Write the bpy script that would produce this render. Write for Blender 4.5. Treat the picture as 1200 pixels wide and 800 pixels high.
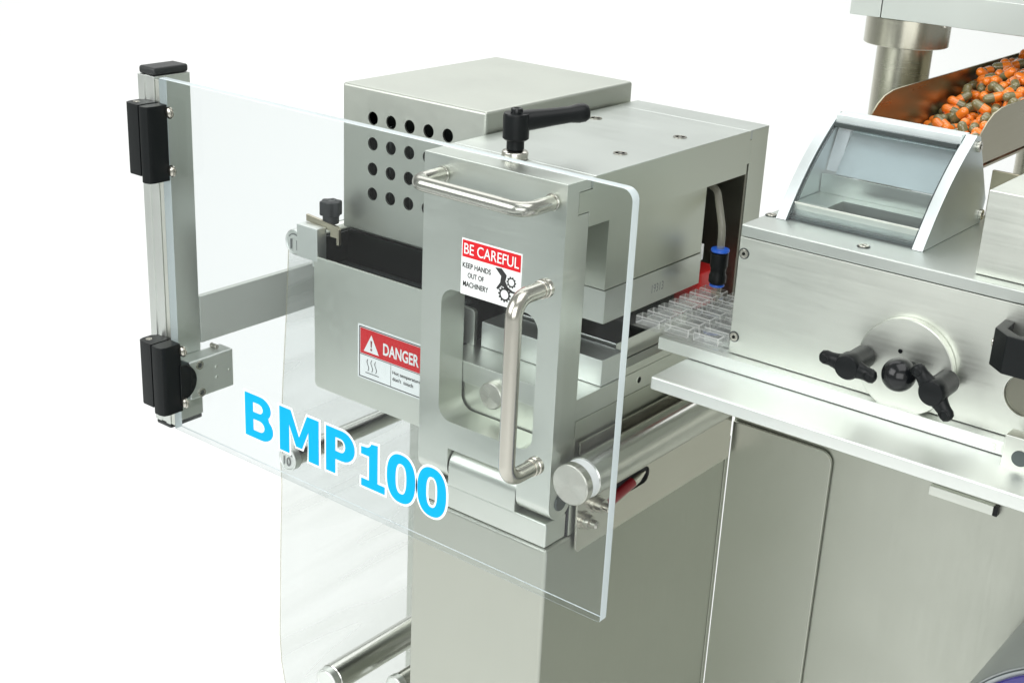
import bpy, bmesh, math, random
import numpy as np
from mathutils import Vector, Matrix

random.seed(7)
for o in list(bpy.data.objects):
    bpy.data.objects.remove(o, do_unlink=True)
scene = bpy.context.scene
COL = scene.collection

# ------------------------------------------------------------------ camera
def set_camera():
    yaw, pitch, roll = math.radians(-37.6077), math.radians(21.1953), math.radians(-2.7448)
    fwd = Vector((math.sin(yaw)*math.cos(pitch), math.cos(yaw)*math.cos(pitch), -math.sin(pitch)))
    r = fwd.cross(Vector((0, 0, 1))).normalized()
    d = fwd.cross(r)
    r2 = math.cos(roll)*r + math.sin(roll)*d
    d2 = -math.sin(roll)*r + math.cos(roll)*d
    m = Matrix((r2, -d2, -fwd)).transposed().to_4x4()
    m.translation = (0.9212, -0.7064, 0.2188)
    cam = bpy.data.objects.new('camera', bpy.data.cameras.new('camera'))
    COL.objects.link(cam)
    cam.matrix_world = m
    cam.data.sensor_width = 36
    cam.data.lens = 1617.32/1200*36
    cam.data.clip_start = 0.02
    cam.data.clip_end = 60
    scene.camera = cam
set_camera()

# ------------------------------------------------------------------ studio light
w = bpy.data.worlds.new('World')
scene.world = w
w.use_nodes = True
w.node_tree.nodes['Background'].inputs[0].default_value = (0.97, 1.0, 0.96, 1)
w.node_tree.nodes['Background'].inputs[1].default_value = 0.46

def area(name, loc, target, sx, sy, power, col=(1, 1, 1)):
    l = bpy.data.lights.new(name, 'AREA')
    l.shape = 'RECTANGLE'; l.size = sx; l.size_y = sy; l.energy = power; l.color = col
    o = bpy.data.objects.new(name, l)
    COL.objects.link(o)
    o.location = loc
    o.rotation_euler = (Vector(target)-Vector(loc)).to_track_quat('-Z', 'Y').to_euler()
    return o
area('overhead_softbox', (1.3, -0.3, 2.2), (1.0, 0.0, -1.2), 2.2, 2.2, 36)
area('backdrop_softbox', (-2.4, 3.0, 3.0), (-2.4, 3.0, -1.2), 5.0, 5.0, 144)
area('key_softbox', (-0.8, -1.9, 1.0), (0.2, 0.1, -0.2), 2.0, 1.6, 43)
area('front_softbox', (2.0, -2.3, 0.5), (0.7, 0.2, -0.3), 2.4, 1.8, 42)
area('rear_softbox', (0.2, 2.7, 1.15), (0.7, 0.15, -0.17), 0.8, 0.7, 1.6)

vs = scene.view_settings
vs.view_transform = 'Standard'; vs.look = 'None'; vs.exposure = 0.0; vs.gamma = 1.0
vs.use_curve_mapping = False

# ------------------------------------------------------------------ materials
MAT = {}
def new_mat(name):
    m = bpy.data.materials.new(name); m.use_nodes = True
    MAT[name] = m
    nt = m.node_tree
    return m, nt, nt.nodes['Principled BSDF']

def metal(name, col, rough, stretch=(1, 1, 60), freq=14, rvar=0.10, bump=0.008, cvar=0.05, metallic=1.0):
    m, nt, p = new_mat(name)
    N, L = nt.nodes, nt.links
    g = N.new('ShaderNodeNewGeometry')
    mp = N.new('ShaderNodeMapping'); mp.inputs['Scale'].default_value = stretch
    L.new(g.outputs['Position'], mp.inputs['Vector'])
    n1 = N.new('ShaderNodeTexNoise'); n1.inputs['Scale'].default_value = freq; n1.inputs['Detail'].default_value = 5
    L.new(mp.outputs[0], n1.inputs['Vector'])
    n2 = N.new('ShaderNodeTexNoise'); n2.inputs['Scale'].default_value = 16; n2.inputs['Detail'].default_value = 4
    L.new(g.outputs['Position'], n2.inputs['Vector'])
    mr = N.new('ShaderNodeMapRange')
    mr.inputs['From Min'].default_value = 0.3; mr.inputs['From Max'].default_value = 0.7
    mr.inputs['To Min'].default_value = max(rough-rvar, 0.02); mr.inputs['To Max'].default_value = rough+rvar
    mx = N.new('ShaderNodeMath'); mx.operation = 'ADD'
    hm = N.new('ShaderNodeMath'); hm.operation = 'MULTIPLY'; hm.inputs[1].default_value = 0.5
    L.new(n1.outputs[0], mx.inputs[0]); L.new(n2.outputs[0], mx.inputs[1]); L.new(mx.outputs[0], hm.inputs[0])
    L.new(hm.outputs[0], mr.inputs['Value'])
    L.new(mr.outputs[0], p.inputs['Roughness'])
    cm = N.new('ShaderNodeMix'); cm.data_type = 'RGBA'
    cm.inputs['A'].default_value = (*[c*(1-cvar) for c in col], 1)
    cm.inputs['B'].default_value = (*[min(1, c*(1+cvar)) for c in col], 1)
    L.new(hm.outputs[0], cm.inputs['Factor'])
    L.new(cm.outputs['Result'], p.inputs['Base Color'])
    p.inputs['Metallic'].default_value = metallic
    if bump:
        b = N.new('ShaderNodeBump'); b.inputs['Strength'].default_value = bump; b.inputs['Distance'].default_value = 0.001
        L.new(n1.outputs[0], b.inputs['Height']); L.new(b.outputs[0], p.inputs['Normal'])
    return m

def plain(name, col, rough=0.5, metallic=0.0, coat=0.0, bump=0.0, bscale=900, spec=0.5):
    m, nt, p = new_mat(name)
    p.inputs['Base Color'].default_value = (*col, 1)
    p.inputs['Roughness'].default_value = rough
    p.inputs['Metallic'].default_value = metallic
    p.inputs['Coat Weight'].default_value = coat
    p.inputs['Specular IOR Level'].default_value = spec
    N, L = nt.nodes, nt.links
    g = N.new('ShaderNodeNewGeometry')
    n = N.new('ShaderNodeTexNoise'); n.inputs['Scale'].default_value = bscale if bump else 40; n.inputs['Detail'].default_value = 3
    L.new(g.outputs['Position'], n.inputs['Vector'])
    if bump:
        b = N.new('ShaderNodeBump'); b.inputs['Strength'].default_value = bump; b.inputs['Distance'].default_value = 0.0004
        L.new(n.outputs[0], b.inputs['Height']); L.new(b.outputs[0], p.inputs['Normal'])
    mr = N.new('ShaderNodeMapRange')
    mr.inputs['To Min'].default_value = max(0.02, rough-0.06); mr.inputs['To Max'].default_value = min(1, rough+0.06)
    L.new(n.outputs[0], mr.inputs['Value']); L.new(mr.outputs[0], p.inputs['Roughness'])
    return m

def clear(name, tint, refl_rough=0.02, veil=0.0, veil_col=(1, 1, 1), streak=False, ior=1.49, gloss=1.0):
    m = bpy.data.materials.new(name); m.use_nodes = True; MAT[name] = m
    nt = m.node_tree; N, L = nt.nodes, nt.links
    N.remove(N['Principled BSDF'])
    out = N['Material Output']
    tr = N.new('ShaderNodeBsdfTransparent'); tr.inputs[0].default_value = (*tint, 1)
    gl = N.new('ShaderNodeBsdfGlossy'); gl.inputs['Roughness'].default_value = refl_rough
    gl.inputs['Color'].default_value = (gloss, gloss, gloss, 1)
    lw = N.new('ShaderNodeLayerWeight'); lw.inputs[0].default_value = 0.5
    pw = N.new('ShaderNodeMath'); pw.operation = 'POWER'; pw.inputs[1].default_value = 5.0
    L.new(lw.outputs['Facing'], pw.inputs[0])
    f0 = ((ior-1)/(ior+1))**2
    fr = N.new('ShaderNodeMapRange'); fr.inputs['To Min'].default_value = f0; fr.inputs['To Max'].default_value = 1.0
    L.new(pw.outputs[0], fr.inputs['Value'])
    mix = N.new('ShaderNodeMixShader')
    L.new(fr.outputs[0], mix.inputs[0]); L.new(tr.outputs[0], mix.inputs[1]); L.new(gl.outputs[0], mix.inputs[2])
    last = mix
    if veil:
        df = N.new('ShaderNodeBsdfTranslucent'); df.inputs[0].default_value = (*veil_col, 1)
        d2 = N.new('ShaderNodeBsdfDiffuse'); d2.inputs[0].default_value = (*veil_col, 1)
        ad = N.new('ShaderNodeMixShader'); ad.inputs[0].default_value = 0.5
        L.new(df.outputs[0], ad.inputs[1]); L.new(d2.outputs[0], ad.inputs[2])
        mv = N.new('ShaderNodeMixShader'); mv.inputs[0].default_value = veil
        L.new(mix.outputs[0], mv.inputs[1]); L.new(ad.outputs[0], mv.inputs[2])
        if streak:
            g = N.new('ShaderNodeNewGeometry')
            mp = N.new('ShaderNodeMapping'); mp.inputs['Scale'].default_value = (1, 2.2, 24); mp.inputs['Rotation'].default_value = (-0.10, 0, 0)
            n = N.new('ShaderNodeTexNoise'); n.inputs['Scale'].default_value = 1.6; n.inputs['Detail'].default_value = 0.6
            L.new(g.outputs['Position'], mp.inputs[0]); L.new(mp.outputs[0], n.inputs['Vector'])
            mr = N.new('ShaderNodeMapRange'); mr.inputs['From Min'].default_value = 0.35; mr.inputs['From Max'].default_value = 0.65
            mr.inputs['To Min'].default_value = veil*0.25; mr.inputs['To Max'].default_value = veil*1.75
            L.new(n.outputs[0], mr.inputs['Value']); L.new(mr.outputs[0], mv.inputs[0])
            b = N.new('ShaderNodeBump'); b.inputs['Strength'].default_value = 0.05; b.inputs['Distance'].default_value = 0.002
            L.new(n.outputs[0], b.inputs['Height']); L.new(b.outputs[0], gl.inputs['Normal'])
        last = mv
    L.new(last.outputs[0], out.inputs[0])
    return m

AL = (0.67, 0.695, 0.64)
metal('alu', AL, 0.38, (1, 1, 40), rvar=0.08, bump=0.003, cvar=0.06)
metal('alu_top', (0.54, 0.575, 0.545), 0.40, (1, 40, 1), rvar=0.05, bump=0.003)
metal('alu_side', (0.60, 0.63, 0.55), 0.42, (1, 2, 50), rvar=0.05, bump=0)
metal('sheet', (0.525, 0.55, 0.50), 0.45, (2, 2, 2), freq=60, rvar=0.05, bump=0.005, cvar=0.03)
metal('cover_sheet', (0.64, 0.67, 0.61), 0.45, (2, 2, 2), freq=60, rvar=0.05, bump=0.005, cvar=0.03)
metal('cabinet', (0.455, 0.472, 0.418), 0.41, (60, 60, 1.5), freq=10, rvar=0.08, bump=0.008, cvar=0.05)
metal('bright', (0.77, 0.80, 0.77), 0.44, (1, 14, 40), rvar=0.06, bump=0.006, cvar=0.03)
metal('anodised', (0.74, 0.80, 0.80), 0.42, (1, 1, 1), freq=40, rvar=0.06, cvar=0.03)
metal('post_alu', (0.70, 0.73, 0.70), 0.34, (1, 1, 1), freq=40, rvar=0.06, cvar=0.03, bump=0)
metal('mirror_plate', (0.70, 0.72, 0.70), 0.22, (1, 1, 1), rvar=0.05, bump=0.0)
metal('steel', (0.60, 0.585, 0.53), 0.22, (1, 1, 1), freq=60, rvar=0.06, bump=0.01)
metal('steel_tube', (0.52, 0.505, 0.45), 0.22, (1, 1, 1), freq=30, rvar=0.05, bump=0.0)
metal('post_steel', (0.44, 0.43, 0.36), 0.24, (1, 1, 30), freq=20, rvar=0.06, bump=0)
metal('chrome', (0.62, 0.625, 0.59), 0.24, (1, 1, 1), rvar=0.05, bump=0.0)
m = metal('turned', (0.60, 0.59, 0.53), 0.27, (1, 1, 1), freq=20, rvar=0.01, bump=0, cvar=0.01)
N_, L_ = m.node_tree.nodes, m.node_tree.links
tc = N_.new('ShaderNodeTexCoord'); wvt = N_.new('ShaderNodeTexWave'); bpn = N_.new('ShaderNodeBump')
wvt.wave_type = 'RINGS'; wvt.rings_direction = 'Y'; wvt.inputs['Scale'].default_value = 620; wvt.inputs['Distortion'].default_value = 0
bpn.inputs['Strength'].default_value = 1.0; bpn.inputs['Distance'].default_value = 0.00005
L_.new(tc.outputs['Object'], wvt.inputs['Vector']); L_.new(wvt.outputs['Fac'], bpn.inputs['Height'])
L_.new(bpn.outputs[0], N_['Principled BSDF'].inputs['Normal'])
metal('arm_alu', (0.56, 0.585, 0.545), 0.5, metallic=0.35, bump=0, cvar=0.03)
metal('brass', (0.50, 0.46, 0.36), 0.35, (1, 1, 1))
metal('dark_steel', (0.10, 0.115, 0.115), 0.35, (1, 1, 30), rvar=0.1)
metal('slot_dark', (0.020, 0.023, 0.022), 0.38, (1, 1, 30), rvar=0.04, bump=0)  # near-black colour that stands in for shade inside the slot
metal('hole_grey', (0.22, 0.22, 0.18), 0.4)
metal('screw', (0.50, 0.485, 0.43), 0.22, (1, 1, 1), rvar=0.05, bump=0)
metal('hopper_steel', (0.38, 0.35, 0.26), 0.30, (1, 1, 20), freq=20, rvar=0.05)
plain('black_plastic', (0.006, 0.0075, 0.008), 0.36, bump=0.10, spec=0.22)
plain('black_gloss', (0.006, 0.007, 0.008), 0.18, spec=0.4)
plain('black_rubber', (0.02, 0.022, 0.024), 0.55, bump=0.2)
plain('black_cap', (0.015, 0.018, 0.018), 0.45, bump=0.1)
plain('white_print', (0.78, 0.81, 0.80), 0.4, spec=0.3)
plain('red_print', (0.58, 0.012, 0.018), 0.5, spec=0.2)
plain('black_print', (0.015, 0.015, 0.015), 0.5)
plain('grey_print', (0.16, 0.17, 0.17), 0.5)
plain('cyan_vinyl', (0.0, 0.38, 0.82), 0.55, spec=0.12)
plain('white_vinyl', (0.95, 0.97, 0.97), 0.4)
plain('white_plastic', (0.85, 0.86, 0.86), 0.35)
plain('red_plastic', (0.55, 0.02, 0.02), 0.3)
plain('dark_red', (0.20, 0.006, 0.012), 0.3, coat=0.4)
plain('blue_plastic', (0.02, 0.12, 0.62), 0.3)
plain('orange_gelatin', (1.0, 0.25, 0.02), 0.28, coat=0.8)
plain('olive_gelatin', (0.21, 0.19, 0.085), 0.25, coat=0.8)
plain('foil_roll', (0.42, 0.45, 0.45), 0.35, metallic=0.5)
plain('indigo', (0.030, 0.022, 0.17), 0.25, coat=0.5)
plain('backdrop', (0.93, 0.94, 0.935), 0.8)
clear('acrylic', (0.940, 0.955, 0.959), 0.015, gloss=0.5)
clear('film', (0.845, 0.868, 0.857), 0.10, veil=0.20, veil_col=(0.84, 0.87, 0.84), streak=True, ior=1.4)
clear('blister', (0.95, 0.955, 0.955), 0.02, veil=0.03, ior=1.6)
clear('blister_front', (0.93, 0.94, 0.94), 0.05, veil=0.20, veil_col=(0.9, 0.92, 0.92), ior=1.7)
clear('blister_edge', (0.9, 0.9, 0.9), 0.1, veil=0.50, veil_col=(0.95, 0.96, 0.95), ior=1.6)
clear('window', (0.87, 0.90, 0.91), 0.02, ior=2.0)
clear('hose', (0.86, 0.85, 0.78), 0.08, veil=0.25, veil_col=(0.75, 0.74, 0.66))
m, nt, p = new_mat('acrylic_edge')
p.inputs['Base Color'].default_value = (0.68, 0.76, 0.78, 1); p.inputs['Roughness'].default_value = 0.25
p.inputs['Subsurface Weight'].default_value = 0.0
p.inputs['Transmission Weight'].default_value = 0.15

# ------------------------------------------------------------------ mesh helpers (world coordinates, metres)
def fin(bm, smooth=35):
    bmesh.ops.recalc_face_normals(bm, faces=bm.faces)
    me = bpy.data.meshes.new('m')
    bm.to_mesh(me); bm.free()
    smooth_mesh(me, smooth)
    return me

def smooth_mesh(me, ang=35):
    for f in me.polygons: f.use_smooth = True
    me.set_sharp_from_angle(angle=math.radians(ang))

def bev(bm, off, seg=2, minang=30):
    if off <= 0: return
    es = [e for e in bm.edges if len(e.link_faces) == 2 and e.calc_face_angle(0) > math.radians(minang)]
    bmesh.ops.bevel(bm, geom=es, offset=off, segments=seg, profile=0.5, affect='EDGES', clamp_overlap=True)

def box(x0, x1, y0, y1, z0, z1, b=0.0006, seg=2):
    bm = bmesh.new()
    bmesh.ops.create_cube(bm, size=1)
    for v in bm.verts:
        v.co = Vector((x0 if v.co.x < 0 else x1, y0 if v.co.y < 0 else y1, z0 if v.co.z < 0 else z1))
    bev(bm, b, seg)
    return fin(bm)

def ax3(axis, u, v, t):
    return Vector({'X': (t, u, v), 'Y': (u, t, v), 'Z': (u, v, t)}[axis])

def prism(axis, pts, a, b, bv=0.0005, seg=2, minang=30):
    bm = bmesh.new()
    lo = [bm.verts.new(ax3(axis, u, v, a)) for u, v in pts]
    hi = [bm.verts.new(ax3(axis, u, v, b)) for u, v in pts]
    bm.faces.new(lo); bm.faces.new(hi)
    n = len(pts)
    for i in range(n):
        bm.faces.new((lo[i], lo[(i+1) % n], hi[(i+1) % n], hi[i]))
    bmesh.ops.recalc_face_normals(bm, faces=bm.faces)
    bev(bm, bv, seg, minang)
    return fin(bm)

def lathe(axis, cu, cv, prof, seg=40):
    """profile [(r,t)...] revolved round an axis through (cu,cv)"""
    bm = bmesh.new(); rings = []
    for r, t in prof:
        if r < 1e-7:
            rings.append([bm.verts.new(ax3(axis, cu, cv, t))])
        else:
            rings.append([bm.verts.new(ax3(axis, cu+r*math.cos(2*math.pi*k/seg), cv+r*math.sin(2*math.pi*k/seg), t)) for k in range(seg)])
    for A, B in zip(rings, rings[1:]):
        for k in range(seg):
            k2 = (k+1) % seg
            q = [A[k % len(A)], A[k2 % len(A)], B[k2 % len(B)], B[k % len(B)]]
            q = list(dict.fromkeys(q))
            if len(q) >= 3:
                try: bm.faces.new(q)
                except ValueError: pass
    for R_ in (rings[0], rings[-1]):
        if len(R_) > 2: bm.faces.new(R_)
    return fin(bm, 40)

def cyl(axis, cu, cv, r, a, b, bv=0.0006, seg=40):
    s = 1 if b > a else -1
    if bv: return lathe(axis, cu, cv, [(0, a), (r-bv, a), (r, a+s*bv), (r, b-s*bv), (r-bv, b), (0, b)], seg)
    return lathe(axis, cu, cv, [(0, a), (r, a), (r, b), (0, b)], seg)

def fillet(pts, rad, n=10):
    pts = [Vector(p) for p in pts]; out = [pts[0]]
    for i in range(1, len(pts)-1):
        p0, p1, p2 = pts[i-1], pts[i], pts[i+1]
        a = (p0-p1).normalized(); b = (p2-p1).normalized()
        ang = a.angle(b); d = rad/math.tan(ang/2)
        c = p1+(a+b).normalized()*(rad/math.sin(ang/2))
        s, e = p1+a*d-c, p1+b*d-c
        for k in range(n+1):
            out.append(c+s.normalized().slerp(e.normalized(), k/n)*rad)
    out.append(pts[-1])
    return out

def tube(pts, r, seg=20, radii=None):
    bm = bmesh.new(); rings = []
    pts = [Vector(p) for p in pts]
    t0 = (pts[1]-pts[0]).normalized()
    u = t0.orthogonal().normalized()
    for i, p in enumerate(pts):
        t = (pts[min(i+1, len(pts)-1)]-pts[max(i-1, 0)]).normalized()
        u = (u-t*u.dot(t)).normalized(); v = t.cross(u)
        rr = radii[i] if radii else r
        rings.append([bm.verts.new(p+(u*math.cos(2*math.pi*k/seg)+v*math.sin(2*math.pi*k/seg))*rr) for k in range(seg)])
    for A, B in zip(rings, rings[1:]):
        for k in range(seg):
            bm.faces.new((A[k], A[(k+1) % seg], B[(k+1) % seg], B[k]))
    bm.faces.new(rings[0]); bm.faces.new(rings[-1])
    return fin(bm, 50)

def rrect(u0, u1, v0, v1, r, n=6):
    rs = r if isinstance(r, (list, tuple)) else [r]*4
    out = []
    for (cu, cv, a, rr) in ((u1, v1, 0, rs[0]), (u0, v1, 90, rs[1]), (u0, v0, 180, rs[2]), (u1, v0, 270, rs[3])):
        if rr <= 0: out.append((cu, cv)); continue
        x = cu-rr if cu == u1 else cu+rr
        y = cv-rr if cv == v1 else cv+rr
        for k in range(n+1):
            t = math.radians(a+90*k/n); out.append((x+rr*math.cos(t), y+rr*math.sin(t)))
    return out

def circle(cu, cv, r, n=36):
    return [(cu+r*math.cos(2*math.pi*k/n), cv+r*math.sin(2*math.pi*k/n)) for k in range(n)]

def curve_to_mesh(cu):
    o = bpy.data.objects.new('tmp', cu); COL.objects.link(o)
    dg = bpy.context.evaluated_depsgraph_get(); dg.update()
    me = bpy.data.meshes.new_from_object(o.evaluated_get(dg))
    bpy.data.objects.remove(o, do_unlink=True); bpy.data.curves.remove(cu)
    me.materials.clear()
    return me

def to_axis(me, axis, t):
    for v in me.vertices:
        v.co = ax3(axis, v.co.x, v.co.y, v.co.z+t)
    bm = bmesh.new(); bm.from_mesh(me)
    bmesh.ops.remove_doubles(bm, verts=bm.verts, dist=1e-6)
    bmesh.ops.recalc_face_normals(bm, faces=bm.faces)
    bm.to_mesh(me); bm.free()
    return me

def plate(axis, loops, a, b, bv=0.0004):
    """flat plate with holes: first loop outline, the others holes"""
    cu = bpy.data.curves.new('c', 'CURVE'); cu.dimensions = '2D'; cu.fill_mode = 'BOTH'
    for L_ in loops:
        s = cu.splines.new('POLY'); s.points.add(len(L_)-1); s.use_cyclic_u = True
        for p_, (x, y) in zip(s.points, L_): p_.co = (x, y, 0, 1)
    h = abs(b-a)/2
    if bv: cu.bevel_depth = bv; cu.bevel_resolution = 1; cu.offset = -bv
    cu.extrude = max(h-bv, 0)
    me = to_axis(curve_to_mesh(cu), axis, (a+b)/2)
    smooth_mesh(me, 35)
    return me

def text(body, axis, u0, u1, v0, v1, t, bold=0.0, depth=0.0001, flip=False):
    """lettering fitted to the box u0..u1, v0..v1"""
    cu = bpy.data.curves.new('t', 'FONT'); cu.body = body; cu.size = 1; cu.offset = bold; cu.extrude = 0.0; cu.resolution_u = 5
    me = curve_to_mesh(cu)
    xs = [v.co.x for v in me.vertices]; ys = [v.co.y for v in me.vertices]
    a, b, c, d = min(xs), max(xs), min(ys), max(ys)
    for v in me.vertices:
        v.co = Vector((u0+(v.co.x-a)/(b-a)*(u1-u0), v0+(v.co.y-c)/(d-c)*(v1-v0), 0))
    bm = bmesh.new(); bm.from_mesh(me)
    r = bmesh.ops.extrude_face_region(bm, geom=bm.faces[:])
    for g in r['geom']:
        if isinstance(g, bmesh.types.BMVert): g.co.z -= depth
    bm.to_mesh(me); bm.free()
    return to_axis(me, axis, t)

def boolean(me, cutters):
    a = bpy.data.objects.new('a', me); COL.objects.link(a); tmp = [a]
    for c in cutters:
        o = bpy.data.objects.new('c', c); COL.objects.link(o); tmp.append(o)
        md = a.modifiers.new('b', 'BOOLEAN'); md.operation = 'DIFFERENCE'; md.object = o; md.solver = 'EXACT'
    dg = bpy.context.evaluated_depsgraph_get(); dg.update()
    out = bpy.data.meshes.new_from_object(a.evaluated_get(dg))
    for o in tmp: bpy.data.objects.remove(o, do_unlink=True)
    smooth_mesh(out, 30)
    return out

def join(*ms):
    bm = bmesh.new()
    for m_ in ms: bm.from_mesh(m_)
    me = bpy.data.meshes.new('m'); bm.to_mesh(me); bm.free()
    return me

# ------------------------------------------------------------------ object helpers
WORLD = {}
def thing(name, origin, label, cat, group=None):
    o = bpy.data.objects.new(name, None); o.empty_display_size = 0.02
    COL.objects.link(o); o.location = origin; WORLD[o] = Vector(origin)
    o['label'] = label; o['category'] = cat
    if group: o['group'] = group
    return o

def part(name, me, mat, parent, label=None):
    xs = [v.co for v in me.vertices]
    c = Vector([(min(v[i] for v in xs)+max(v[i] for v in xs))/2 for i in range(3)])
    me.transform(Matrix.Translation(-c))
    me.name = name
    o = bpy.data.objects.new(name, me); COL.objects.link(o)
    me.materials.clear()
    me.materials.append(MAT[mat])
    if parent is not None:
        o.parent = parent; o.location = c-WORLD[parent]
    else:
        o.location = c
    WORLD[o] = c
    wn = o.modifiers.new('weighted_normal', 'WEIGHTED_NORMAL'); wn.keep_sharp = True; wn.weight = 80
    if label: o['label'] = label
    return o

def screw_cap(axis, u, v, t, parent, r=0.0035, out=-1, h=0.0016, mat='screw', name='screw'):
    """socket head with its hexagon recess"""
    hexa = [(u+0.5*r*math.cos(math.pi/3*k+0.3), v+0.5*r*math.sin(math.pi/3*k+0.3)) for k in range(6)]
    s = part(name, plate(axis, [circle(u, v, r, 24), hexa], t, t+out*h, 0.0003), mat, parent)
    return s

def recess_screw(axis, u, v, t, parent, r=0.0042, out=-1, name='screw'):
    """countersunk screw: dark ring and a head a little inside it"""
    ring = part(name, plate(axis, [circle(u, v, r, 28), circle(u, v, r*0.82, 28)], t, t+out*0.0004, 0.0001), 'dark_steel', parent)
    part('screw_head', plate(axis, [circle(u, v, r*0.80, 28), circle(u, v, r*0.34, 6)], t+out*0.0001, t+out*0.0012, 0.0003), 'screw', ring)
    return part('screw_socket', cyl(axis, u, v, r*0.34, t+out*0.0001, t+out*0.0004, 0, 6), 'slot_dark', ring)

# ================================================================== BACKDROP (white studio sweep)
def backdrop():
    # seen direction is (-0.61, 0.79): the sweep rises square to it
    f = Vector((-0.61, 0.79, 0)); s = Vector((0.79, 0.61, 0)); zf = -1.25
    prof = [(-7, zf), (3.2, zf)]
    for k in range(1, 13):
        a = math.radians(90*k/12); prof.append((3.2+1.8*math.sin(a), zf+1.8*(1-math.cos(a))))
    prof.append((5.0, 0.75))
    bm = bmesh.new(); rows = []
    for d, z in prof:
        rows.append([bm.verts.new(Vector((0.3, 0.2, 0))*0+f*d+s*w_+Vector((0, 0, z))) for w_ in (-8, 8)])
    for A, B in zip(rows, rows[1:]): bm.faces.new((A[0], A[1], B[1], B[0]))
    me = fin(bm, 60)
    o = part('backdrop', me, 'backdrop', None)
    o['kind'] = 'structure'
    o['label'] = 'plain white seamless studio backdrop behind the machine'
backdrop()

# ================================================================== BASE CABINET
cab = thing('machine_cabinet', (0.45, 0.33, -1.25), 'grey green steel machine cabinet with tall pillar and recessed front panels', 'cabinet')
XD = 0.377
part('pillar', box(0.2375, XD, 0.0555, 0.3345, -1.25, -0.3158, 0.0035, 3), 'cabinet', cab)
part('front_door', plate('Y', [rrect(0.3785, 0.4785, -1.2, -0.297, [0.012, 0, 0, 0])], 0.3355, 0.3390, 0.0010), 'cabinet', cab)
part('front_panel', box(0.3775, 1.25, 0.3402, 0.352, -1.25, -0.186, 0.0004), 'cabinet', cab)
part('side_flange', box(0.3772, 0.3782, 0.3300, 0.3352, -0.90, -0.312, 0.0003), 'cabinet', cab)
part('door_catch', box(0.5675, 0.6225, 0.3345, 0.3400, -0.304, -0.2955, 0.0006), 'alu', cab)
part('catch_end', box(0.6226, 0.6262, 0.3345, 0.3400, -0.304, -0.2955, 0.0004), 'black_plastic', cab)
part('rear_frame', box(-0.028, 0.236, 0.345, 0.372, -1.25, -0.212, 0.001), 'sheet', cab)

# ================================================================== FORMING PRESS
pr = thing('forming_press', (0.31, 0.2, -0.315), 'aluminium forming press with hinged windowed door, flat top plate and moulds', 'press')
ZT = -0.0246
# hinge block under the door, with a round knuckle between the door's two lugs
HY, HZ, HR = 0.0695, -0.2785, 0.0142
def knuckle_profile(r, top=True):
    out = []
    for k in range(19):
        a = math.pi*k/18
        out.append((HY+r*math.cos(a), HZ+(r if top else -r)*math.sin(a)))
    return out
hb = part('hinge_block', box(0.2440, 0.3750, 0.0562, 0.0830, -0.3152, -0.2942, 0.0016, 3), 'alu', pr)
part('gap_shade', box(0.2450, 0.3755, 0.0834, 0.0848, -0.3150, -0.2700, 0), 'black_rubber', pr)  # black strip put in for the shaded gap behind the block
kn = [(HY-HR, -0.2940)]+list(reversed(knuckle_profile(HR)))+[(HY+HR, -0.2940)]
part('knuckle', prism('X', kn, 0.2760, 0.3445, 0.0004), 'alu', hb)
part('hinge_pin', cyl('X', HY, HZ, 0.0072, 0.3765, 0.3788, 0.0005), 'dark_steel', hb)
# bed
part('bed', box(0.2420, 0.3766, 0.0850, 0.3340, -0.3150, -0.2165, 0.0006), 'alu_side', pr)
part('bed_plate', box(0.2420, 0.3770, 0.0835, 0.3345, -0.2160, -0.1978, 0.0007), 'alu', pr)
part('bed_lip', box(0.3662, 0.3772, 0.1480, 0.2600, -0.1975, -0.1905, 0.0005), 'alu', pr)
part('guide_block', box(0.2545, 0.3755, 0.1172, 0.1465, -0.1976, -0.1757, 0.0007), 'bright', pr)
part('lower_mould', box(0.2500, 0.3655, 0.1500, 0.2560, -0.1976, -0.1735, 0.0005), 'mirror_plate', pr)
part('locating_boss', cyl('Y', 0.298, -0.2170, 0.0112, 0.0848, 0.0775, 0.0008), 'turned', pr)
th = part('tapped_hole', plate('X', [circle(0.1699, -0.2070, 0.0036, 20), circle(0.1699, -0.2070, 0.0027, 20)], 0.3768, 0.3773, 0.0001), 'alu', pr)
part('hole_dark', cyl('X', 0.1699, -0.2070, 0.0027, 0.3767, 0.3771, 0, 20), 'slot_dark', th)
part('left_guide_plate', plate('Y', [rrect(0.2300, 0.2495, -0.1976, -0.1665, [0.003, 0, 0, 0])], 0.114, 0.118, 0.0005), 'alu', pr)
# upper mould block, two layers
part('upper_block', box(0.2500, 0.3700, 0.1209, 0.2613, -0.1210, -0.0622, 0.0006), 'alu_side', pr)
mp_ = part('mould_plate', box(0.2500, 0.3705, 0.1218, 0.2618, -0.1485, -0.1216, 0.0006), 'alu', pr)
part('stamped_number', text('19313', 'X', 0.188, 0.205, -0.1395, -0.1325, 0.37055, 0.0, 0.0001), 'grey_print', mp_)
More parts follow.
